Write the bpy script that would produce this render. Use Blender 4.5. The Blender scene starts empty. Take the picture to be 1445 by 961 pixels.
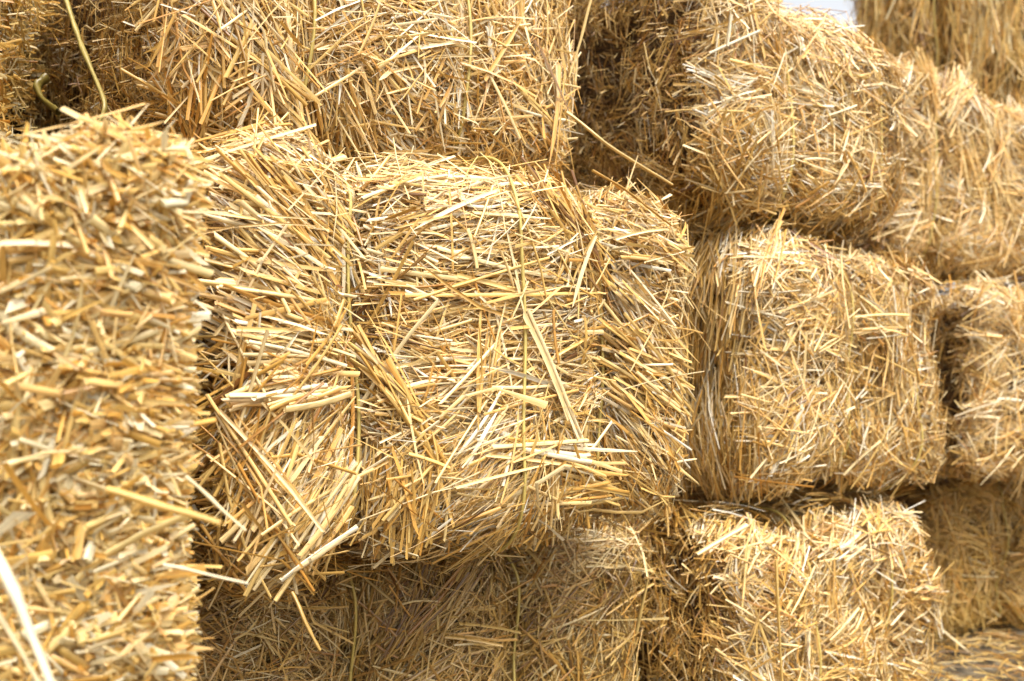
import bpy, math, random
import numpy as np

R = math.radians
scene = bpy.context.scene
COL = scene.collection
CAM_H = 0.55
F_PX = 1500.0            # focal length in pixels of the 1445-wide photograph
CX, CY = 722.0, 560.0    # principal column and horizon row

def at(px, py, depth):
    """a photograph pixel at a given distance in front of the lens -> world point"""
    return np.array([(px - CX) * depth / F_PX, depth, CAM_H - (py - CY) * depth / F_PX])

# ------------------------------------------------------------------ materials
def straw_material(name, ramp, dark=0.96, rough=0.4, transl=0.07):
    m = bpy.data.materials.new(name); m.use_nodes = True
    nt = m.node_tree; N = nt.nodes; L = nt.links
    for n in list(N): N.remove(n)
    out = N.new('ShaderNodeOutputMaterial')
    at_ = N.new('ShaderNodeAttribute'); at_.attribute_name = 'straw_id'
    sep = N.new('ShaderNodeSeparateXYZ'); L.new(at_.outputs['Vector'], sep.inputs[0])
    fib = N.new('ShaderNodeAttribute'); fib.attribute_name = 'fibre'
    cr = N.new('ShaderNodeValToRGB')
    els = cr.color_ramp.elements
    els[0].position, els[0].color = ramp[0][0], (*ramp[0][1], 1)
    els[1].position, els[1].color = ramp[-1][0], (*ramp[-1][1], 1)
    for p, c in ramp[1:-1]:
        e = els.new(p); e.color = (*c, 1)
    L.new(sep.outputs['X'], cr.inputs[0])
    # fibres: thin streaks that run along each stalk
    mp = N.new('ShaderNodeMapping'); mp.inputs['Scale'].default_value = (3.2, 0.55, 1.0)
    L.new(fib.outputs['Vector'], mp.inputs[0])
    ns = N.new('ShaderNodeTexNoise'); ns.inputs['Scale'].default_value = 1.0
    ns.inputs['Detail'].default_value = 3.0; ns.inputs['Roughness'].default_value = 0.65
    L.new(mp.outputs[0], ns.inputs['Vector'])
    mr = N.new('ShaderNodeMapRange'); mr.inputs[1].default_value = 0.3; mr.inputs[2].default_value = 0.72
    mr.inputs[3].default_value = 0.55 * dark; mr.inputs[4].default_value = 1.22 * dark
    L.new(ns.outputs['Fac'], mr.inputs[0])
    # weather blotches along the stalk
    mp2 = N.new('ShaderNodeMapping'); mp2.inputs['Scale'].default_value = (0.25, 0.16, 1.0)
    L.new(fib.outputs['Vector'], mp2.inputs[0])
    n2 = N.new('ShaderNodeTexNoise'); n2.inputs['Scale'].default_value = 1.0; n2.inputs['Detail'].default_value = 2.0
    L.new(mp2.outputs[0], n2.inputs['Vector'])
    r2 = N.new('ShaderNodeMapRange'); r2.inputs[1].default_value = 0.55; r2.inputs[2].default_value = 0.55
    L.new(n2.outputs['Fac'], r2.inputs[0])
    mixb = N.new('ShaderNodeMix'); mixb.data_type = 'RGBA'
    L.new(r2.outputs[0], mixb.inputs['Factor'])
    hr = N.new('ShaderNodeValToRGB'); he = hr.color_ramp.elements; hr.color_ramp.interpolation = 'CONSTANT'
    he[0].position = 0; he[0].color = (.96, .98, 1.04, 1)
    he[1].position = .90; he[1].color = (1.0, .80, .55, 1)
    for p_, c_ in ((.10, (1, 1, 1, 1)), (.55, (1.02, .93, .78, 1)), (.80, (1.0, .88, .70, 1))):
        e_ = he.new(p_); e_.color = c_
    L.new(sep.outputs['Y'], hr.inputs[0])
    hm = N.new('ShaderNodeVectorMath'); hm.operation = 'MULTIPLY'
    L.new(cr.outputs[0], hm.inputs[0]); L.new(hr.outputs[0], hm.inputs[1])
    L.new(hm.outputs[0], mixb.inputs['A'])
    mixb.inputs['B'].default_value = (0.48, 0.28, 0.08, 1)
    mul = N.new('ShaderNodeVectorMath'); mul.operation = 'SCALE'
    L.new(mixb.outputs['Result'], mul.inputs[0]); L.new(mr.outputs[0], mul.inputs['Scale'])
    nd = N.new('ShaderNodeMath'); nd.operation = 'SUBTRACT'; L.new(sep.outputs['Z'], nd.inputs[0]); nd.inputs[1].default_value = .36
    na = N.new('ShaderNodeMath'); na.operation = 'ABSOLUTE'; L.new(nd.outputs[0], na.inputs[0])
    nl = N.new('ShaderNodeMath'); nl.operation = 'LESS_THAN'; L.new(na.outputs[0], nl.inputs[0]); nl.inputs[1].default_value = .017
    ng = N.new('ShaderNodeMath'); ng.operation = 'GREATER_THAN'; L.new(sep.outputs['Y'], ng.inputs[0]); ng.inputs[1].default_value = .62
    nm = N.new('ShaderNodeMath'); nm.operation = 'MULTIPLY'; L.new(nl.outputs[0], nm.inputs[0]); L.new(ng.outputs[0], nm.inputs[1])
    nx = N.new('ShaderNodeMath'); nx.operation = 'MULTIPLY_ADD'; L.new(nm.outputs[0], nx.inputs[0]); nx.inputs[1].default_value = -.45; nx.inputs[2].default_value = 1.0
    col = N.new('ShaderNodeVectorMath'); col.operation = 'SCALE'; L.new(mul.outputs[0], col.inputs[0]); L.new(nx.outputs[0], col.inputs['Scale'])
    mul = col
    bs = N.new('ShaderNodeBsdfPrincipled')
    L.new(mul.outputs[0], bs.inputs['Base Color'])
    bs.inputs['Roughness'].default_value = rough
    bs.inputs['Specular IOR Level'].default_value = 0.75
    bm = N.new('ShaderNodeBump'); bm.inputs['Strength'].default_value = 0.35; bm.inputs['Distance'].default_value = 0.0006
    L.new(ns.outputs['Fac'], bm.inputs['Height']); L.new(bm.outputs[0], bs.inputs['Normal'])
    tr = N.new('ShaderNodeBsdfTranslucent'); L.new(mul.outputs[0], tr.inputs['Color'])
    mx = N.new('ShaderNodeMixShader'); mx.inputs[0].default_value = transl
    L.new(bs.outputs[0], mx.inputs[1]); L.new(tr.outputs[0], mx.inputs[2])
    L.new(mx.outputs[0], out.inputs['Surface'])
    return m

def core_material():
    m = bpy.data.materials.new('gap_shade_core'); m.use_nodes = True
    N = m.node_tree.nodes; L = m.node_tree.links
    bs = N['Principled BSDF']
    tc = N.new('ShaderNodeTexCoord')
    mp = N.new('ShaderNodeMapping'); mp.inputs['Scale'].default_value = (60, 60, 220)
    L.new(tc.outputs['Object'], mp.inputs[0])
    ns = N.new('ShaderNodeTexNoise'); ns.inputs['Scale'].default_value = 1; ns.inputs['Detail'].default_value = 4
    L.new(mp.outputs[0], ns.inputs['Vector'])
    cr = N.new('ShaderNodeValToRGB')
    cr.color_ramp.elements[0].position = .35; cr.color_ramp.elements[0].color = (.035, .017, .006, 1)  # core painted dark brown to deepen the shade between stalks
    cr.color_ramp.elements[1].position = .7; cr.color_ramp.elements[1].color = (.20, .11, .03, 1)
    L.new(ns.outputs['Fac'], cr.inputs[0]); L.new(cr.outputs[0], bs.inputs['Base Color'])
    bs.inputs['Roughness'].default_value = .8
    bm = N.new('ShaderNodeBump'); bm.inputs['Strength'].default_value = .9; bm.inputs['Distance'].default_value = .01
    L.new(ns.outputs['Fac'], bm.inputs['Height']); L.new(bm.outputs[0], bs.inputs['Normal'])
    return m

PALE = [(0.0, (.20, .092, .018)), (.12, (.46, .245, .045)), (.35, (.67, .405, .095)), (.6, (.76, .52, .175)), (.85, (.81, .65, .36)), (1.0, (.84, .77, .60))]
GOLD = [(0.0, (.46, .235, .04)), (.15, (.69, .41, .085)), (.45, (.81, .535, .145)), (.75, (.85, .655, .27)), (1.0, (.87, .78, .53))]
DULL = [(0.0, (.13, .062, .013)), (.2, (.32, .175, .033)), (.5, (.50, .30, .068)), (.8, (.62, .43, .14)), (1.0, (.72, .58, .32))]  # darkest straw ramp, toned down for the bottom middle bale
AMBER = [(0.0, (.24, .12, .02)), (.2, (.56, .33, .06)), (.5, (.71, .44, .095)), (.8, (.78, .55, .18)), (1.0, (.78, .63, .34))]
M = {
    'amber': straw_material('amber_straw', AMBER),
    'pale': straw_material('pale_straw', PALE),
    'gold': straw_material('golden_straw', GOLD, transl=.38),
    'dull': straw_material('dull_straw', DULL),
    'core': core_material(),
}

# ------------------------------------------------------------------ straw meshes
class Buf:
    def __init__(s): s.v, s.f, s.mi, s.sid, s.fib, s.sm, s.n = [], [], [], [], [], [], 0
    def add(s, v, f, mat, sid, fib, smooth=True):
        s.v.append(v.reshape(-1, 3)); s.f.append(f.reshape(-1, 4) + s.n); s.n += s.v[-1].shape[0]
        k = f.reshape(-1, 4).shape[0]
        s.mi.append(np.full(k, mat, np.int32)); s.sm.append(np.full(k, smooth, bool))
        s.sid.append(sid.reshape(-1, 3)); s.fib.append(fib.reshape(-1, 3))
    def mesh(s, name, mats):
        v = np.concatenate(s.v).astype(np.float32); f = np.concatenate(s.f).astype(np.int32)
        me = bpy.data.meshes.new(name)
        me.vertices.add(len(v)); me.vertices.foreach_set('co', v.ravel())
        me.loops.add(f.size); me.loops.foreach_set('vertex_index', f.ravel())
        me.polygons.add(len(f)); me.polygons.foreach_set('loop_start', np.arange(0, f.size, 4, dtype=np.int32))
        me.polygons.foreach_set('loop_total', np.full(len(f), 4, np.int32))
        me.polygons.foreach_set('material_index', np.concatenate(s.mi))
        me.polygons.foreach_set('use_smooth', np.concatenate(s.sm))
        for nm, arr in (('straw_id', s.sid), ('fibre', s.fib)):
            a = me.attributes.new(nm, 'FLOAT_VECTOR', 'POINT')
            a.data.foreach_set('vector', np.concatenate(arr).astype(np.float32).ravel())
        for m in mats: me.materials.append(m)
        me.update(calc_edges=True)
        return me

def unit(a): return a / np.maximum(np.linalg.norm(a, axis=-1, keepdims=True), 1e-9)

def add_straws(buf, rng, P, Nn, T, Ln, Wd, K=4, tube=0.22, roll=0.45, bend=0.022, kink=0.12, tone=None, mat=0, flat=(.15, .55)):
    """lay stalks: P centres, Nn surface normals, T directions, Ln lengths, Wd widths (all vectorised)"""
    n = len(P)
    if n == 0: return
    T = unit(T); B = unit(np.cross(Nn, T)); U = np.cross(T, B)
    rho = rng.normal(0, roll, n)[:, None]
    Wv = np.cos(rho) * B + np.sin(rho) * U; Up = np.cross(T, Wv)
    s = np.linspace(-.5, .5, K)[None, :, None]
    L3 = Ln[:, None, None]
    cu = rng.normal(0, bend, n)[:, None, None] - .02; cl = rng.normal(0, bend, n)[:, None, None]
    ax = P[:, None, :] + T[:, None, :] * s * L3 + U[:, None, :] * cu * L3 * (4 * s * s - .33) + B[:, None, :] * cl * L3 * (4 * s * s - .33)
    kk = (rng.random(n) < kink)[:, None, None]; s0 = rng.uniform(-.25, .25, n)[:, None, None]
    ka = rng.normal(0, .55, n)[:, None, None]; kb = rng.normal(0, .25, n)[:, None, None]
    h = np.maximum(s - s0, 0) * L3
    ax = ax + kk * h * (B[:, None, :] * ka + U[:, None, :] * kb)
    if tone is None: tone = rng.beta(1.7, 1.5, n)
    tone = np.clip(tone, 0, 1)
    r2 = rng.random(n)
    is_tube = rng.random(n) < tube
    for sel, closed in ((is_tube, True), (~is_tube, False)):
        idx = np.nonzero(sel)[0]; k = len(idx)
        if k == 0: continue
        w = Wd[idx][:, None, None, None]
        if closed:
            J = 6; th = np.arange(J) * 2 * math.pi / J
            ca = np.cos(th)[None, None, :, None]; sa = np.sin(th)[None, None, :, None]
            fl = rng.uniform(flat[0], flat[1], k)[:, None, None, None]
            tp = np.ones((k, K))
            off = Wv[idx][:, None, None, :] * ca * w * .5 + Up[idx][:, None, None, :] * sa * w * .5 * fl
            acr = np.arange(J) / J
        else:
            J = 4; jj = np.linspace(-1, 1, J)
            ja = jj[None, None, :, None]
            hh = rng.uniform(.04, .55, k)[:, None, None, None] * np.sign(rng.normal(.6, 1, k))[:, None, None, None]
            tp = np.ones((k, K))
            e = rng.random(k)
            tp[:, -1] = np.where(e < .45, rng.uniform(.1, .5, k), rng.uniform(.75, 1.1, k))
            tp[:, 0] = np.where(e > .75, rng.uniform(.2, .6, k), rng.uniform(.8, 1.1, k))
            off = Wv[idx][:, None, None, :] * ja * w * .5 + Up[idx][:, None, None, :] * (1 - ja * ja) * w * .5 * hh
            # torn, slanted ends
            acr = (jj + 1) / 2
        off = off * tp[:, :, None, None]
        V = ax[idx][:, :, None, :] + off
        sl = rng.normal(0, .7, k)[:, None]
        slant = (T[idx][:, None, :] * (sl * Wd[idx][:, None])[:, :, None]) * (np.linspace(-.5, .5, J)[None, :, None])
        V[:, 0] += slant; V[:, -1] += slant * rng.normal(0, 1, k)[:, None, None]
        g = np.arange(K * J).reshape(K, J)
        if closed:
            q = np.stack([g[:-1], np.roll(g, -1, 1)[:-1], np.roll(g, -1, 1)[1:], g[1:]], -1).reshape(-1, 4)
        else:
            q = np.stack([g[:-1, :-1], g[:-1, 1:], g[1:, 1:], g[1:, :-1]], -1).reshape(-1, 4)
        Fq = q[None] + (np.arange(k) * K * J)[:, None, None]
        sid = np.empty((k, K, J, 3)); sid[..., 0] = tone[idx][:, None, None]; sid[..., 1] = r2[idx][:, None, None]; sid[..., 2] = (np.arange(K) / (K - 1))[None, :, None]
        fib = np.empty((k, K, J, 3)); fib[..., 0] = acr[None, None, :] * 2.2 + r2[idx][:, None, None] * 91
        fib[..., 1] = (np.arange(K) / (K - 1))[None, :, None] * (Ln[idx] / .012)[:, None, None] + tone[idx][:, None, None] * 57
        fib[..., 2] = r2[idx][:, None, None] * 37
        buf.add(V, Fq, mat, sid, fib)

# ------------------------------------------------------------------ bale body
class Shape:
    """rounded, lumpy block; local x = width, y = into the stack (front at y=0), z = up from its bottom"""
    def __init__(s, W, H, D, r, twines, seed, lump=.014, groove=.024, skew=None):
        s.half = np.array([W / 2, D / 2, H / 2]); s.cen = np.array([0, D / 2, H / 2]); s.r = r
        s.tw = twines; s.groove = groove; s.skew = skew
        g = np.random.default_rng(seed)
        s.wv = g.normal(0, 1, (7, 3)) * g.uniform(6, 22, (7, 1)); s.ph = g.uniform(0, 6.28, 7); s.am = g.uniform(.4, 1, 7) * lump * .5
    def disp(s, q):
        d = (np.sin(q @ s.wv.T + s.ph) * s.am).sum(-1)
        for x in s.tw: d = d - s.groove * np.exp(-((q[:, 0] - x) / .024) ** 2)
        return d
    def surf(s, q, off=0.0):
        c = np.clip(q - s.cen, -(s.half - s.r), s.half - s.r)
        n = unit(q - s.cen - c)
        p = s.cen + c + n * s.r
        p = p + n * (s.disp(p) + off)[:, None] if not np.isscalar(off) else p + n * (s.disp(p) + off)[:, None]
        e = np.array([.004, 0, 0]); gx = (s.disp(q + e) - s.disp(q - e)) / .008   # straws dip into the tied grooves
        n = unit(n - np.clip(gx, -1.1, 1.1)[:, None] * np.array([1., 0, 0]) * (1 - abs(n[:, :1])))
        if s.skew is not None: p = s.skew(p)
        return p, n
    def face(s, face, a, b):
        W, D, H = s.half * 2
        q = np.empty((len(a), 3))
        if face == 'front': q[:] = np.stack([a, np.zeros_like(a), b], -1)
        elif face == 'back': q[:] = np.stack([a, np.full_like(a, D), b], -1)
        elif face == 'left': q[:] = np.stack([np.full_like(a, -W / 2), a, b], -1)
        elif face == 'right': q[:] = np.stack([np.full_like(a, W / 2), a, b], -1)
        elif face == 'top': q[:] = np.stack([a, b, np.full_like(a, H)], -1)
        elif face == 'bottom': q[:] = np.stack([a, b, np.zeros_like(a)], -1)
        return q

AX = {'front': ((1, 0, 0), (0, 0, 1)), 'back': ((1, 0, 0), (0, 0, 1)), 'left': ((0, 1, 0), (0, 0, 1)),
      'right': ((0, 1, 0), (0, 0, 1)), 'top': ((1, 0, 0), (0, 1, 0)), 'bottom': ((1, 0, 0), (0, 1, 0))}

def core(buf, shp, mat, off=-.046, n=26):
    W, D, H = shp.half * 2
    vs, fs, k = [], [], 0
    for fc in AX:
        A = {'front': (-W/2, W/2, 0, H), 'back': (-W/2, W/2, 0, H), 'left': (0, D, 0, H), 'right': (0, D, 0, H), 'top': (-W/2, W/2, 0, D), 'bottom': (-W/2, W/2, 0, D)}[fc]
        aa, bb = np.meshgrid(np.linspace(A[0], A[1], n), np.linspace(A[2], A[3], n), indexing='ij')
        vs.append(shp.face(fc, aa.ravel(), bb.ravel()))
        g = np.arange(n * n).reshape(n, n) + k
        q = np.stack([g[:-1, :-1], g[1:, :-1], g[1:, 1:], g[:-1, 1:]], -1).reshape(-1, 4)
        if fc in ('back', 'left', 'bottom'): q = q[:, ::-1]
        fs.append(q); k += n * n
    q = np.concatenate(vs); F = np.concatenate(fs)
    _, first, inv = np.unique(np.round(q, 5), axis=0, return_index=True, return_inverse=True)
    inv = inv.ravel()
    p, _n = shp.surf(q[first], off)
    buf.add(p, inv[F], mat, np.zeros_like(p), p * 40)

def cover(buf, shp, rng, face, n, field, spread=.3, ln=(.03, .11), wd=(.0022, .0055), tilt=.11, stub=0.0, depth=(-.044, .005),
          clump=.75, clump_n=12, region=None, K=4, tube=.22, tone=(1.5, 1.3), roll=.42, bend=.022):
    """lay n stalks over one face; field(a, b) in 0..1 coordinates gives the run of the straw in radians"""
    n = int(n * 1.75); wd = (wd[0] * .68, wd[1] * .72)
    W, D, H = shp.half * 2
    rg = {'front': (-W/2, W/2, 0, H), 'back': (-W/2, W/2, 0, H), 'left': (0, D, 0, H), 'right': (0, D, 0, H), 'top': (-W/2, W/2, 0, D), 'bottom': (-W/2, W/2, 0, D)}[face]
    if region: rg = (rg[0] + (rg[1]-rg[0])*region[0], rg[0] + (rg[1]-rg[0])*region[1], rg[2] + (rg[3]-rg[2])*region[2], rg[2] + (rg[3]-rg[2])*region[3])
    nc = max(1, int(n * clump / clump_n)); ni = n - nc * clump_n
    ca = rng.uniform(rg[0], rg[1], nc); cb = rng.uniform(rg[2], rg[3], nc)
    full = {'front': (-W/2, W/2, 0, H), 'back': (-W/2, W/2, 0, H), 'left': (0, D, 0, H), 'right': (0, D, 0, H), 'top': (-W/2, W/2, 0, D), 'bottom': (-W/2, W/2, 0, D)}[face]
    nrm = lambda a, b: ((a - full[0]) / (full[1] - full[0]), (b - full[2]) / (full[3] - full[2]))
    cph = field(*nrm(ca, cb)) + rng.normal(0, spread, nc)
    cd = depth[0] + (depth[1] - depth[0]) * rng.random(nc); ct = rng.beta(*tone, nc); cl = rng.uniform(.7, 1.25, nc)
    rep = lambda x: np.repeat(x, clump_n)
    m = nc * clump_n
    a = np.concatenate([rep(ca) + np.where(rng.random(m) < .5, rng.normal(0, .006, m), rng.normal(0, .014, m)), rng.uniform(rg[0], rg[1], ni)])
    b = np.concatenate([rep(cb) + rng.normal(0, .011, m), rng.uniform(rg[2], rg[3], ni)])
    ok = (a >= full[0]) & (a <= full[1]) & (b >= full[2]) & (b <= full[3])
    phi = np.concatenate([rep(cph) + rng.normal(0, .085, m), np.zeros(ni)])
    an, bn = nrm(a, b)
    phi[m:] = (field(an[m:], bn[m:]) + rng.normal(0, spread * 2.2, ni))
    dd = np.concatenate([rep(cd) + rng.normal(0, .004, m), rng.uniform(depth[0], depth[1] + .004, ni)])
    tn = np.concatenate([np.clip(rep(ct) + rng.normal(0, .16, m), 0, 1), rng.beta(*tone, ni)])
    lm = np.concatenate([rep(cl), rng.uniform(.5, 1.1, ni)])
    a, b, phi, dd, tn, lm = [x[ok] for x in (a, b, phi, dd, tn, lm)]
    k = len(a)
    p, nn = shp.surf(shp.face(face, a, b), dd)
    e1, e2 = (np.array(x, float) for x in AX[face])
    T = np.cos(phi)[:, None] * e1 + np.sin(phi)[:, None] * e2
    T = unit(T - nn * (T * nn).sum(-1, keepdims=True))
    th = rng.normal(0, tilt, k)
    st = rng.random(k) < stub
    th = np.where(st, rng.choice([-1, 1], k) * rng.uniform(.5, 1.35, k), th)
    T2 = np.cos(th)[:, None] * T + np.sin(th)[:, None] * nn
    L = rng.uniform(ln[0], ln[1], k) * lm; L = np.where(st, L * .5, L)
    if face == 'front':
        for x in shp.tw:
            mx_ = (2 * abs(a - x) + .022) / np.maximum(abs(np.cos(phi)), .12)
            L = np.where(rng.random(k) < .85, np.minimum(L, mx_), L)
    w = wd[0] + (wd[1] - wd[0]) * rng.random(k) ** 1.5; w = w * np.where(rng.random(k) < .3, .5, 1)
    w = w * np.where(rng.random(k) < .05, 1.35, 1)
    add_straws(buf, rng, p, nn, T2, L, w, K=K, tube=tube, tone=tn, roll=roll, bend=bend)

def tag(o, label, cat, group=None, kind=None):
    if label: o['label'] = label
    if cat: o['category'] = cat
    if group: o['group'] = group
    if kind: o['kind'] = kind

def link(name, me, parent=None):
    o = bpy.data.objects.new(name, me); COL.objects.link(o)
    if parent is not None: o.parent = parent
    return o

def tube_mesh(name, pts, rad, mat, closed=False, sides=7, seed=0, tone=.5, flat=1.0):
    """a round strand along a path; rad is a number or one radius per point"""
    pts = np.asarray(pts, float); n = len(pts)
    rad = np.broadcast_to(np.asarray(rad, float), (n,))
    tg = np.roll(pts, -1, 0) - np.roll(pts, 1, 0)
    if not closed: tg[0] = pts[1] - pts[0]; tg[-1] = pts[-1] - pts[-2]
    tg = unit(tg)
    ref = np.array([1., 0, 0]) if abs(tg[:, 0]).mean() < .7 else np.array([0, 0, 1.])
    u = unit(np.cross(tg, ref)); v = np.cross(tg, u)
    th = np.arange(sides) * 2 * math.pi / sides
    V = pts[:, None, :] + rad[:, None, None] * (u[:, None, :] * np.cos(th)[None, :, None] + v[:, None, :] * np.sin(th)[None, :, None] * flat)
    g = np.arange(n * sides).reshape(n, sides)
    nx = np.roll(g, -1, 0) if closed else g[1:]
    g0 = g if closed else g[:-1]
    q = np.stack([g0, np.roll(g0, -1, 1), np.roll(nx, -1, 1), nx], -1).reshape(-1, 4)
    b = Buf()
    sid = np.zeros((n, sides, 3)); sid[..., 0] = tone
    fib = np.zeros((n, sides, 3)); fib[..., 0] = np.arange(sides)[None] / sides * 2.2 + seed * 3.1
    d = np.concatenate([[0], np.cumsum(np.linalg.norm(np.diff(pts, axis=0), axis=1))]); fib[..., 1] = d[:, None] / .012; fib[..., 2] = seed
    b.add(V, q, 0, sid, fib)
    return b.mesh(name, [mat])

# fields ---------------------------------------------------------------------
def wavy(base, amp, seed):
    g = np.random.default_rng(seed); f = g.uniform(2, 6, (3, 2)); ph = g.uniform(0, 6.28, 3)
    def fn(a, b): return base + amp * (np.sin(f[0,0]*a + f[0,1]*b + ph[0]) + .7*np.sin(f[1,0]*a*1.7 - f[1,1]*b + ph[1]))
    return fn

def main_field(a, b):
    # seen from the front: level in the middle panel, sagging at both ends, hanging at the bottom
    phi = np.full_like(a, 0.0) + .12 * np.sin(9 * a + 4 * b)
    left = a < .25; right = a > .775
    phi = np.where(left, np.where(b > .45, -.28 + .25 * np.sin(7 * b), 1.05 - .5 * b), phi)
    phi = np.where(right, -.75 + .5 * b, phi)
    low = (~left) & (~right) & (b < .30)
    phi = np.where(low, 1.2 + .6 * np.sin(11 * a), phi)
    return phi

GROUP = 'straw bales stacked in the wall'
def bale(label, loc, yaw, W, H, D, twines, seed, faces, mat='pale', r=.06, lump=.014, groove=.034, skew=None, roll_deg=0, wisps=(), flush=()):
    root = bpy.data.objects.new('straw_bale', None); COL.objects.link(root)
    root.empty_display_size = .1
    root.location = loc; root.rotation_euler = (0, R(roll_deg), R(yaw))
    tag(root, label, 'straw bale', GROUP)
    rng = np.random.default_rng(seed)
    shp = Shape(W, H, D, r, twines, seed, lump, groove, skew)
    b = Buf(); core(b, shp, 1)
    def pinch(fn):
        def g(a, c):
            phi = fn(a, c)
            for x in twines:
                t0 = x / W + .5
                near = .85 * np.exp(-((a - t0) / .035) ** 2)
                phi = phi * (1 - near) + near * (math.pi / 2) * np.where(phi >= 0, 1, -1)
            return phi
        return g
    for kw in faces:
        kw = dict(kw); face = kw.pop('face'); n = kw.pop('n')
        if face == 'front': kw['field'] = pinch(kw['field'])
        cover(b, shp, rng, face, n, **kw)
    cy, sy = math.cos(R(yaw)), math.sin(R(yaw))
    def on_face(px, py):
        # where the line of sight meets the front plane, in the bale's own axes
        dx, dz = (px - CX) / F_PX, -(py - CY) / F_PX
        nx, ny = sy, -cy
        t = (nx * loc[0] + ny * loc[1]) / (nx * dx + ny)
        wx, wy, wz = dx * t - loc[0], t - loc[1], CAM_H + dz * t - loc[2]
        return np.array([wx * cy + wy * sy, 0.0, wz])
    for (x0, y0, x1, y1, k, spr, wlo, whi, tn, lift) in wisps:
        p0, p1 = on_face(x0, y0), on_face(x1, y1)
        Lw = np.linalg.norm(p1 - p0); tdir = (p1 - p0) / Lw
        cr_ = np.array([-tdir[2], 0, tdir[0]])
        a = rng.uniform(-.5, .5, k) * (1 if k > 2 else 0) * .45
        cen = (p0 + p1) / 2 + tdir * (a * Lw)[:, None] + cr_ * rng.normal(0, spr, k)[:, None]
        sp, sn = shp.surf(shp.face('front', np.clip(cen[:, 0], -W/2, W/2), np.clip(cen[:, 2], 0, H)), lift + rng.uniform(-.006, .004, k))
        ang = rng.normal(0, .17 if k > 2 else 0, k)
        T = tdir[None] * np.cos(ang)[:, None] + cr_[None] * np.sin(ang)[:, None]
        sn = unit(sn * .35 + np.array([0, -1., 0]) * .65)
        T = unit(T - sn * (T * sn).sum(-1, keepdims=True))
        ln_ = Lw * (rng.uniform(.45, .95, k) if k > 2 else np.ones(k))
        sp = np.where(np.abs(cen - sp) > .05, cen * [1, 0, 1] + sp * [0, 1, 0], sp)
        add_straws(b, rng, sp, sn, T, ln_, rng.uniform(wlo, whi, k), K=5, tube=.4, tone=np.clip(rng.normal(tn, .15, k), 0, 1), bend=.015, kink=.03, roll=.35)
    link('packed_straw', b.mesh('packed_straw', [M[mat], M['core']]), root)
    for i, x in enumerate(list(twines) + [(t_ - .5) * W for t_ in flush]):
        q = []
        for t in np.linspace(0, 1, 60, False):
            # once round the length of the bale, over the top, down the front, under the bottom
            q.append(t)
        per = 2 * (D + H); t = np.array(q) * per
        yy = np.where(t < D, D - t, np.where(t < D + H, 0, np.where(t < 2*D + H, t - D - H, D)))
        zz = np.where(t < D, H, np.where(t < D + H, H - (t - D), np.where(t < 2*D + H, 0, t - 2*D - H)))
        # a denser path over the front
        tt = np.sort(np.concatenate([t, np.linspace(D - .1, D + H + .1, 60)]))
        t = tt
        yy = np.where(t < D, D - t, np.where(t < D + H, 0, np.where(t < 2*D + H, t - D - H, D)))
        zz = np.where(t < D, H, np.where(t < D + H, H - (t - D), np.where(t < 2*D + H, 0, t - 2*D - H)))
        qq = np.stack([x + .004 * np.sin(t * 23 + i + seed), yy, zz], -1)
        p, _ = shp.surf(qq, .020 if i < len(twines) else .011)
        link('twine', tube_mesh('twine', p, .0020, M['twine'], closed=True, sides=6, seed=i), root)
    return root

TW = [(0.0, (.42, .30, .06)), (.5, (.58, .43, .10)), (1.0, (.66, .52, .18))]
M['green'] = straw_material('greenish_stem', [(0, (.26, .19, .035)), (.5, (.46, .35, .09)), (1, (.60, .47, .16))], transl=.05)
M['twine'] = straw_material('faded_twine', TW, transl=.0, rough=.6)

def place(px, depth, z):
    return np.array([(px - CX) * depth / F_PX, depth, CAM_H + z])

def from_edges(pl, dl, pr, dr):
    """front face between two columns of the picture at given depths -> centre, width, yaw"""
    a = np.array([(pl - CX) * dl / F_PX, dl]); c = np.array([(pr - CX) * dr / F_PX, dr])
    d = c - a
    return (a + c) / 2, float(np.hypot(*d)), math.degrees(math.atan2(d[1], d[0]))

def quick(label, edges, z0, z1, seed, faces, D=.95, twf=(.3, .72), **kw):
    c, W, yaw = from_edges(*edges)
    tw = [(t - .5) * W for t in twf]
    return bale(label, (c[0], c[1], CAM_H + z0), yaw, W, z1 - z0, D, tw, seed, faces, **kw)

def std(front=6000, left=2500, top=2200, right=900, bottom=900, ff=None, lf=None, K=4, seed=0, side_stub=.6, fkw=None, lkw=None, sidedepth=.55):
    fkw = fkw or {}; lkw = lkw or {}
    out = []
    d0 = dict(face='front', n=front, field=ff or wavy(0, .35, seed), spread=.55, clump=.6, K=K, tone=(1.8, 1.25)); d0.update(fkw); out.append(d0)
    out.append(dict(face='front', n=int(front * .6), field=ff or wavy(0, .35, seed), spread=.5, K=3, ln=(.015, .06), wd=(.0007, .002), depth=(-.022, .005), tube=.1))
    out.append(dict(face='front', n=int(front * .05), field=wavy(0, 1.2, seed + 9), spread=1.0, K=K, ln=(.05, .13), wd=(.003, .0055), depth=(.002, .010), clump=.2, tone=(2, 1.4)))
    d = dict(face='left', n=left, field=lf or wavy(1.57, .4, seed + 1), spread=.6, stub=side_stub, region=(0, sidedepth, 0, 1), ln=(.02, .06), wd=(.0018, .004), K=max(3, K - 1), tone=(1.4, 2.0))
    d.update(lkw); out.append(d)
    out.append(dict(face='top', n=top, field=wavy(.1, .5, seed + 2), spread=.5, region=(0, 1, 0, .5), K=K))
    out.append(dict(face='right', n=right, field=wavy(.2, .5, seed + 3), spread=.5, region=(0, .35, 0, 1), K=max(3, K - 1), stub=.3))
    out.append(dict(face='bottom', n=bottom, field=wavy(1.2, .5, seed + 4), spread=.5, region=(0, 1, 0, .3), K=max(3, K - 1)))
    return out

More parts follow.
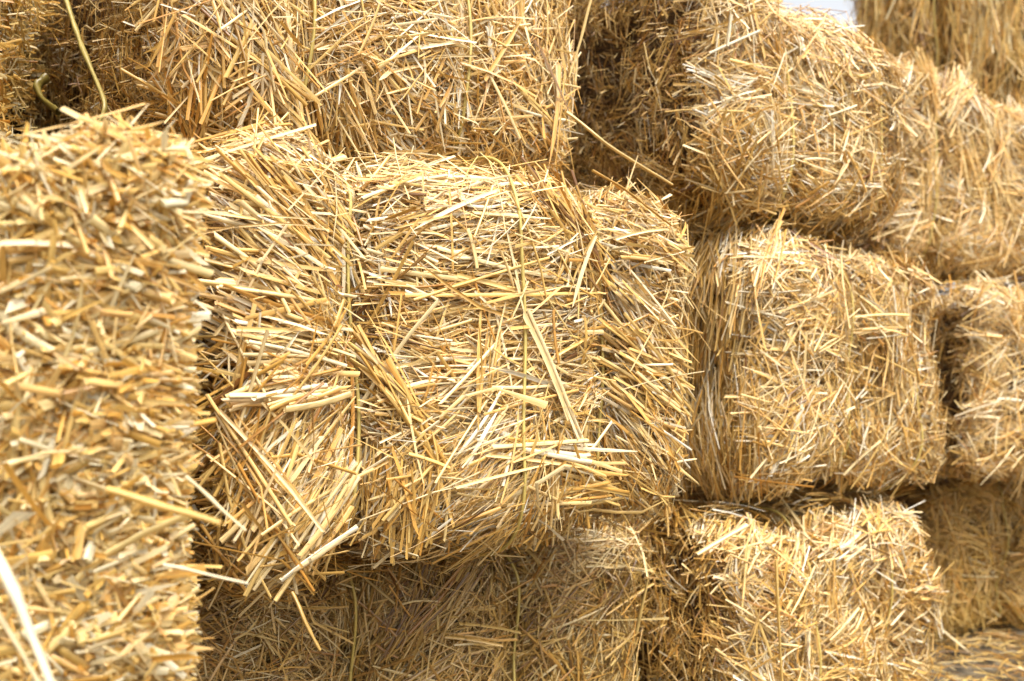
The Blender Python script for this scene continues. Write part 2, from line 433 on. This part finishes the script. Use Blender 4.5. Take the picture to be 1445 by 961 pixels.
# ------------------------------------------------------------------ the bales
# the bale in the middle of the picture
quick('large pale bale in sharp focus, middle of the picture, overhanging the bale below', (310, .965, 988, 1.33), -.168, .266, 11,
      [dict(face='front', n=9500, field=main_field, spread=.24, ln=(.03, .11), wd=(.0022, .006), clump_n=10, roll=.45, K=5, tone=(1.9, 1.2)),
       dict(face='front', n=7000, field=main_field, spread=.35, ln=(.02, .075), wd=(.0007, .002), clump_n=14, K=3, depth=(-.022, .005), tube=.1),
       dict(face='front', n=330, field=wavy(0, .9, 5), spread=.9, ln=(.06, .15), wd=(.003, .0055), clump=.2, depth=(.002, .010), tone=(2, 1.6), tilt=.06),
       dict(face='top', n=3500, field=wavy(-.2, .4, 6), spread=.4, region=(0, 1, 0, .45)),
       dict(face='bottom', n=2200, field=wavy(1.3, .5, 7), spread=.4, region=(0, 1, 0, .35), depth=(-.034, .012)),
       dict(face='left', n=2600, field=wavy(.2, .5, 8), spread=.4, stub=.35, region=(0, .5, 0, 1)),
       dict(face='right', n=2200, field=wavy(-.2, .4, 9), spread=.4, region=(0, .5, 0, 1))],
      twf=(.245, .775), flush=(.545,), mat='pale', r=.09, groove=.046, lump=.010,
      skew=lambda p: p + np.stack([0 * p[:, 0], 0 * p[:, 0], np.clip(-p[:, 0] / .31, -1, 1) * (p[:, 2] - .19) * np.where(p[:, 2] > .19, .05, np.where(p[:, 0] > 0, .04, .16))], -1),
      wisps=[(350, 225, 475, 400, 34, .012, .002, .005, .35, .006), (395, 215, 500, 330, 18, .010, .002, .004, .5, .006),
             (755, 235, 850, 390, 34, .011, .002, .0045, .3, .006), (800, 250, 860, 420, 20, .008, .002, .004, .3, .006),
             (495, 455, 640, 660, 34, .010, .002, .005, .45, .006), (520, 480, 600, 600, 10, .008, .002, .004, .8, .008),
             (735, 440, 800, 590, 2, .004, .005, .006, .95, .014), (770, 500, 830, 640, 2, .004, .004, .005, .9, .012),
             (530, 395, 850, 435, 8, .010, .003, .005, .6, .008), (620, 525, 830, 545, 9, .008, .003, .006, .8, .008),
             (330, 480, 480, 505, 16, .012, .003, .006, .7, .006), (300, 300, 470, 380, 26, .022, .003, .006, .7, .004),
             (290, 385, 450, 425, 26, .02, .003, .006, .65, .004), (330, 560, 480, 540, 18, .014, .003, .006, .75, .006),
             (470, 600, 360, 780, 26, .03, .0025, .006, .7, .006), (410, 620, 330, 760, 20, .026, .0025, .005, .55, .004),
             (520, 650, 450, 780, 20, .026, .002, .005, .5, .004), (600, 640, 590, 780, 26, .02, .002, .005, .5, .004),
             (395, 790, 500, 715, 2, .003, .005, .006, .85, .016), (365, 575, 470, 550, 4, .006, .005, .007, .75, .012),
             (700, 620, 875, 662, 14, .006, .003, .006, .8, .008), (850, 430, 985, 560, 30, .02, .0025, .005, .6, .005),
             (860, 520, 960, 640, 26, .02, .0025, .005, .6, .005), (850, 330, 960, 330, 16, .02, .0025, .005, .7, .006),
             (760, 700, 940, 705, 34, .018, .0025, .005, .5, .004), (700, 735, 890, 715, 20, .012, .0025, .005, .5, .002),
             (655, 325, 668, 380, 1, .0, .005, .006, .85, .014), (600, 240, 602, 300, 1, 0, .004, .005, .9, .014),
             (500, 320, 503, 415, 1, 0, .005, .006, .9, .02), (800, 430, 832, 330, 1, 0, .004, .005, .95, .018),
             (494, 300, 496, 600, 9, .007, .002, .004, .3, -.006), (840, 330, 838, 660, 12, .007, .002, .004, .25, -.006)])
# right of it, same row
quick('pale bale right of the large middle bale, upright straws down its left side', (1074, 1.50, 1345, 1.88), -.165, .262, 22,
      std(7000, 4200, 3200, ff=wavy(-.2, .6, 31), lf=wavy(1.57, .12, 32), seed=30, side_stub=.08,
          lkw=dict(ln=(.05, .14), spread=.14, wd=(.002, .0045), tone=(1.7, 1.5))), twf=(.42, .8), r=.11)
# above the middle bale
quick('bale resting on top of the large middle bale, dark left side in shade', (222, 1.08, 835, 1.40), .262, .66, 33,
      std(9500, 6500, 1000, ff=wavy(-.5, .7, 41), seed=40, sidedepth=.6, fkw=dict(ln=(.03, .12), wd=(.0022, .0055)), lkw=dict(wd=(.0018, .0045))), twf=(.28, .66), mat='pale', D=1.95, r=.085,
      wisps=[(270, 60, 470, 215, 40, .014, .002, .005, .5, .006), (330, 20, 300, 180, 16, .02, .002, .005, .3, .002),
             (400, 10, 440, 180, 14, .02, .003, .005, .8, .006), (470, 130, 545, 240, 16, .012, .002, .004, .7, .006),
             (690, 90, 770, 215, 12, .02, .002, .004, .4, .006), (785, 95, 770, 235, 2, .003, .005, .006, .5, .016),
             (500, 60, 640, 50, 14, .014, .002, .005, .7, .008), (540, 95, 500, 130, 3, .006, .005, .006, .8, .01),
             (205, 20, 195, 100, 6, .01, .003, .005, .7, .004), (225, 110, 215, 170, 10, .01, .002, .005, .5, .004)])
quick('bale with bright rounded top edge below the patch of white sky', (1004, 1.48, 1308, 1.77), .252, .612, 44,
      std(6500, 3800, 3000, ff=wavy(-.1, .5, 51), seed=50), twf=(.36, .8), r=.12, skew=lambda p: p + np.stack([0*p[:, 0], 0*p[:, 0], p[:, 2] / .36 * np.clip(-.02 - p[:, 0], 0, 1) * (.5 + np.clip(p[:, 1], 0, .6) * 1.0)], -1))
quick('blurred bale behind the bright round-topped bale, tufted over its twine', (1262, 2.15, 1560, 2.6), .26, .70, 55,
      std(4200, 1200, 2200, ff=wavy(-.4, .6, 61), seed=60, K=3, fkw=dict(ln=(.04, .13))), twf=(.2, .7), mat='pale', r=.08,
      wisps=[(1308, 165, 1290, 85, 60, .016, .0015, .0035, .4, .008), (1316, 165, 1322, 82, 60, .016, .0015, .0035, .4, .008), (1330, 165, 1372, 95, 40, .02, .0015, .0035, .5, .008),
             (1300, 150, 1310, 330, 24, .01, .002, .005, .5, .004), (1380, 150, 1420, 330, 20, .04, .003, .006, .6, .006)])
quick('out of focus brown bale of upright straw in the top right corner', (1192, 3.0, 1660, 2.62), .70, 1.32, 66,
      std(3600, 1500, 1000, ff=wavy(1.57, .15, 71), seed=70, K=3, sidedepth=1, fkw=dict(ln=(.05, .16), wd=(.003, .007), spread=.2, clump=.7)), twf=(.3, .75), mat='amber', D=.9)
# bottom row
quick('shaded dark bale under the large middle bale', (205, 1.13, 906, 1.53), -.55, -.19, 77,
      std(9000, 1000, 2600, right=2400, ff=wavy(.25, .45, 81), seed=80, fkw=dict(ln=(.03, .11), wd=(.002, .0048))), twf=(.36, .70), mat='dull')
quick('pale bale on the bottom row with a dark chopped left side', (1044, 1.46, 1338, 1.86), -.55, -.168, 88,
      std(6500, 4200, 2600, ff=wavy(-.08, .3, 91), seed=90, fkw=dict(spread=.4, clump=.72, wd=(.0024, .006))), twf=(.34, .72), r=.10)
# far right
quick('soft bale at the right edge beyond a dark gap, middle row', (1378, 2.08, 1700, 2.5), -.175, .232, 99,
      std(3600, 2400, 1800, ff=wavy(-.4, .5, 101), seed=100, K=3, fkw=dict(ln=(.04, .13))), twf=(.3, .72))
quick('orange brown bale on the ground at the right edge, bottom row', (1318, 2.36, 1640, 2.75), -.55, -.185, 110,
      std(3600, 1000, 1600, ff=wavy(-.6, .4, 111), seed=110, K=3, fkw=dict(ln=(.04, .13))), twf=(.3, .72), mat='amber')
# near left
near = [dict(face='front', n=9500, field=wavy(-.25, .5, 121), spread=.6, stub=.38, ln=(.03, .08), wd=(.004, .0108), tilt=.24, clump_n=6, depth=(-.013, .006), tone=(2.6, 1.1), region=(.4, 1, 0, 1)),
        dict(face='front', n=3500, field=wavy(-.4, .7, 125), spread=.7, stub=.3, ln=(.012, .04), wd=(.001, .0028), tilt=.25, K=3, depth=(-.022, .006), tone=(2.6, 1.1), region=(.4, 1, 0, 1)),
        dict(face='front', n=330, field=wavy(-.6, .6, 122), spread=.7, ln=(.04, .09), wd=(.003, .005), clump=.1, depth=(.004, .010), tone=(4, 1.2), region=(.5, 1, 0, 1)),
        dict(face='right', n=4200, field=wavy(.0, .3, 123), spread=.4, stub=.75, ln=(.02, .055), wd=(.003, .0075), tilt=.25, depth=(-.012, .008), region=(0, .35, 0, 1), tone=(2.2, 1.2)),
        dict(face='front', n=1500, field=wavy(0, .15, 126), spread=.25, stub=.1, ln=(.04, .08), wd=(.003, .008), tilt=.3, depth=(-.02, .004), region=(.9, 1, 0, 1), tone=(2.4, 1.2), clump_n=5),
        dict(face='right', n=2200, field=wavy(1.57, .3, 127), spread=.5, stub=1.0, ln=(.05, .08), wd=(.0025, .006), tilt=.2, depth=(-.016, .0), region=(0, .12, 0, 1), tone=(2.6, 1.1), clump=.3),
        dict(face='top', n=4200, field=wavy(.25, .25, 124), spread=.25, ln=(.025, .075), wd=(.003, .006), region=(.3, 1, 0, .5), tilt=.12, depth=(-.028, .004))]
def turned(label, px, depth, yaw, W, z0, z1, seed, faces, **kw):
    # a bale given by its front right corner
    x = (px - CX) * depth / F_PX
    c = (x - W / 2 * math.cos(R(yaw)), depth - W / 2 * math.sin(R(yaw)))
    return bale(label, (c[0], c[1], CAM_H + z0), yaw, W, z1 - z0, kw.pop('D', .8), [-.1, .12], seed, faces, **kw)
turned('golden yellow bale closest to the camera, filling the left edge', 240, .735, 19, .5, -.21, .172, 121, near, mat='gold', r=.032, lump=.008, groove=.012,
       skew=lambda p: p + np.stack([0 * p[:, 0], 0 * p[:, 0], (np.clip(.25 - p[:, 0], 0, .3) * -.16 + .006) * np.clip(p[:, 2] / .3, 0, 1)], -1))
# two unseen bales added above the frame to shade the gaps
for nm_, ed_, z_, sd_ in (('unseen bale added above the frame, shading the gap at upper left', (-330, 1.22, 170, 1.36), .672, 141), ('unseen bale added above the frame, shading the gap beside the round-topped bale', (600, 1.62, 960, 1.86), .80, 151)):
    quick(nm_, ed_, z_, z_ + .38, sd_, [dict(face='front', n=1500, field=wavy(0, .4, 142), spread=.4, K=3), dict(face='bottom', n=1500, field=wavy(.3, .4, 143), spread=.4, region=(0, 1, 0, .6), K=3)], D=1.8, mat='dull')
turned('golden bale in the top left corner above the closest bale', -52, .86, 19, .5, .205, .60, 131,
      [dict(face='front', n=3000, field=wavy(-.2, .4, 132), spread=.5, stub=.5, ln=(.02, .055), wd=(.003, .006), region=(.6, 1, 0, 1)),
       dict(face='right', n=3200, field=wavy(.1, .3, 133), spread=.4, stub=.5, ln=(.02, .05), wd=(.003, .006), region=(0, .5, 0, 1)),
       dict(face='bottom', n=1200, field=wavy(.1, .3, 134), spread=.4, region=(.5, 1, 0, .5))], mat='gold', r=.032, lump=.008, D=1.7)

# ------------------------------------------------------------------ stray stalks that stand out
def stalk(label, pts, rad, mat, tone, name='loose_straw', flat=None, seed=1):
    """pts: list of (px, py, depth)"""
    w = np.array([at(*p) for p in pts]); 
    # densify
    seg = []
    for i in range(len(w) - 1):
        for t in np.linspace(0, 1, 5, False): seg.append(w[i] * (1 - t) + w[i + 1] * t)
    seg.append(w[-1]); seg = np.array(seg)
    if len(w) > 2:
        for _ in range(2): seg[1:-1] = .5 * seg[1:-1] + .25 * (seg[:-2] + seg[2:])
    g = np.random.default_rng(seed + 900); k = len(seg); Lt = np.linalg.norm(seg[-1] - seg[0])
    t = np.linspace(0, 1, k)
    seg = seg + (np.sin(t * g.uniform(3, 6) + g.uniform(0, 6))[:, None] * g.normal(0, 1, 3) + np.sin(t * 9 + g.uniform(0, 6))[:, None] * g.normal(0, .4, 3)) * Lt * .007
    rad = rad * 1.3 * (1 - .28 * t) * (1 + .25 * np.exp(-((t - g.uniform(.3, .7)) / .05) ** 2) + g.normal(0, .09, k))
    base = seg[0].copy()
    me = tube_mesh(name, seg - base, rad, M[mat], sides=10, seed=seed, tone=tone, flat=.62)
    o = link(name, me); o.location = base
    tag(o, label, 'straw stalk', 'single stalks sticking out of the bales')
    return o

S = stalk
S('greenish yellow bent stem hanging down the dark side of the bale at upper left', [(86, -20, 1.25), (112, 60, 1.20), (131, 105, 1.17), (149, 148, 1.14), (141, 172, 1.14)], .0038, 'green', .5, 'green_stem', 1)
S('thick curled yellow green stalk in the dark gap at upper left', [(66, 108, 1.36), (50, 122, 1.35), (58, 140, 1.33), (82, 158, 1.30)], .0054, 'green', .0, 'green_stem', 2)  # lowest tone: the gap's shade is put into the stalk colour
S('broad white straw slanting across the bottom left corner, nearest to the camera', [(-15, 770, .585), (25, 850, .58), (82, 985, .575)], .0036, 'pale', .9, seed=3)
S('thin pale straw beside the broad white straw in the bottom left corner', [(-10, 855, .60), (62, 975, .59)], .0018, 'pale', .8, seed=4)
S('stout orange straw poking right out of the closest golden bale', [(150, 690, .655), (235, 716, .66), (311, 738, .66)], .0034, 'gold', .45, seed=5)
S('thin white straw reaching from the closest golden bale over the dark gap', [(230, 796, .70), (262, 803, .70), (349, 824, .72)], .0014, 'pale', .9, seed=6)
S('slim cream straw slanting down across the gap above the stout orange straw', [(262, 672, .72), (345, 748, .74)], .0013, 'pale', .85, seed=7)
S('long slender straw bridging from the upper middle bale toward the dark bale side', [(800, 160, 1.33), (850, 200, 1.32), (948, 260, 1.36)], .0024, 'pale', .6, seed=8)
S('long straight straw leaning at the right end of the upper middle bale', [(838, -15, 1.30), (803, 110, 1.30)], .0024, 'pale', .62, seed=9)
S('golden brown stalk lying over the top right corner of the middle bale', [(836, 240, 1.19), (880, 266, 1.20), (946, 318, 1.25)], .0017, 'gold', .12, seed=10)
S('short bright white straw upright on the bright round-topped bale', [(1031, 22, 1.42), (1026, 66, 1.42)], .0032, 'pale', .9, seed=11)
S('yellow upright stalk down the front of the bottom row bale with chopped side', [(1094, 790, 1.46), (1098, 860, 1.45), (1104, 985, 1.45)], .0028, 'gold', .5, seed=12)
S('stubby pale straw sticking out left from the bottom row bale', [(1052, 742, 1.44), (982, 782, 1.40)], .0042, 'pale', .7, seed=13)
S('brown stalk leaning on the shaded bale under the middle bale', [(411, 836, 1.0), (428, 872, .99), (452, 918, .99)], .0024, 'dull', .45, seed=14)
S('split straw standing at the right end of the shaded bale', [(898, 892, 1.38), (914, 815, 1.37)], .0028, 'dull', .7, seed=15)
S('long pale straw lying on the ground by the orange brown bale', [(1318, 880, 2.3), (1372, 925, 2.28)], .0045, 'pale', .8, seed=16)
# ------------------------------------------------------------------ ground
def ground():
    n = 60
    xs = np.concatenate([np.linspace(-40, -4, 12, False), np.linspace(-4, 6, n), np.linspace(6.5, 40, 12)])
    ys = np.concatenate([np.linspace(-20, -2, 10, False), np.linspace(-2, 8, n), np.linspace(8.5, 60, 14)])
    X, Y = np.meshgrid(xs, ys, indexing='ij')
    Z = -.004 + .006 * np.sin(X * 5 + Y * 3) * np.sin(Y * 7 - X)
    v = np.stack([X, Y, Z], -1).reshape(-1, 3)
    g = np.arange(len(v)).reshape(X.shape)
    q = np.stack([g[:-1, :-1], g[1:, :-1], g[1:, 1:], g[:-1, 1:]], -1).reshape(-1, 4)
    m = bpy.data.materials.new('littered_earth'); m.use_nodes = True
    N = m.node_tree.nodes; L = m.node_tree.links; bs = N['Principled BSDF']
    tc = N.new('ShaderNodeTexCoord'); ns = N.new('ShaderNodeTexNoise'); ns.inputs['Scale'].default_value = 28; ns.inputs['Detail'].default_value = 8
    L.new(tc.outputs['Object'], ns.inputs['Vector'])
    cr = N.new('ShaderNodeValToRGB'); cr.color_ramp.elements[0].position = .35; cr.color_ramp.elements[0].color = (.05, .037, .02, 1)
    cr.color_ramp.elements[1].position = .65; cr.color_ramp.elements[1].color = (.20, .155, .095, 1)
    L.new(ns.outputs['Fac'], cr.inputs[0]); L.new(cr.outputs[0], bs.inputs['Base Color']); bs.inputs['Roughness'].default_value = .9
    bm = N.new('ShaderNodeBump'); bm.inputs['Strength'].default_value = .8; bm.inputs['Distance'].default_value = .02
    L.new(ns.outputs['Fac'], bm.inputs['Height']); L.new(bm.outputs[0], bs.inputs['Normal'])
    b = Buf(); b.add(v, q, 0, np.zeros_like(v), v)
    o = link('ground', b.mesh('ground', [m])); o['kind'] = 'structure'
    rng = np.random.default_rng(7); k = 9000
    P = np.stack([np.where(np.arange(k) < 6500, rng.uniform(.45, 2.4, k), rng.uniform(-.6, 3.4, k)), np.where(np.arange(k) < 6500, rng.uniform(1.3, 3.0, k), rng.uniform(.2, 3.6, k)), rng.uniform(.0, .022, k)], -1)
    ph = rng.uniform(0, math.pi, k)
    T = np.stack([np.cos(ph), np.sin(ph), rng.normal(0, .06, k)], -1)
    b = Buf()
    add_straws(b, rng, P, np.tile([0, 0, 1.], (k, 1)), T, rng.uniform(.02, .12, k), rng.uniform(.0015, .005, k), K=3)
    o = link('straw_litter', b.mesh('straw_litter', [M['dull']])); o['kind'] = 'stuff'
    tag(o, 'thin scatter of loose straw lying on the bare ground', 'straw litter')
ground()

# ------------------------------------------------------------------ light, camera
SUN_AZ, SUN_EL = 142.0, 61.0      # azimuth clockwise from +Y (the viewing direction)
w = bpy.data.worlds.new('World'); scene.world = w; w.use_nodes = True
nt = w.node_tree; bg = nt.nodes['Background']
sky = nt.nodes.new('ShaderNodeTexSky'); sky.sky_type = 'NISHITA'; sky.sun_disc = False
sky.sun_elevation = R(SUN_EL); sky.sun_rotation = R(SUN_AZ)
sky.air_density = 1.0; sky.dust_density = 4.0; sky.ozone_density = 1.0
hs = nt.nodes.new('ShaderNodeHueSaturation'); hs.inputs['Saturation'].default_value = .16; hs.inputs['Value'].default_value = 1.15
nt.links.new(sky.outputs[0], hs.inputs['Color']); nt.links.new(hs.outputs[0], bg.inputs[0]); bg.inputs[1].default_value = .075
sl = bpy.data.lights.new('sun', 'SUN'); sl.energy = 2.0; sl.angle = R(40); sl.color = (1, .95, .87)
so = bpy.data.objects.new('sun', sl); COL.objects.link(so)
az, el = R(SUN_AZ), R(SUN_EL)
from mathutils import Vector
d = Vector((math.sin(az) * math.cos(el), math.cos(az) * math.cos(el), math.sin(el)))
so.rotation_euler = (-d).to_track_quat('-Z', 'Y').to_euler(); so.location = d * 5

cam = bpy.data.cameras.new('camera'); co = bpy.data.objects.new('camera', cam); COL.objects.link(co)
co.location = (0, 0, CAM_H); co.rotation_euler = (R(90), 0, 0)
cam.sensor_width = 36; cam.lens = 36 * F_PX / 1445
cam.shift_x = 0.0; cam.shift_y = (CY - 480.5) / 1445
cam.clip_start = .02; cam.clip_end = 400
cam.dof.use_dof = True; cam.dof.focus_distance = 1.13; cam.dof.aperture_fstop = 5.8
scene.camera = co
scene.view_settings.view_transform = 'Standard'; scene.view_settings.look = 'None'
scene.view_settings.exposure = 1.76; scene.view_settings.gamma = 1
scene.cycles.max_bounces = 8; scene.cycles.diffuse_bounces = 4
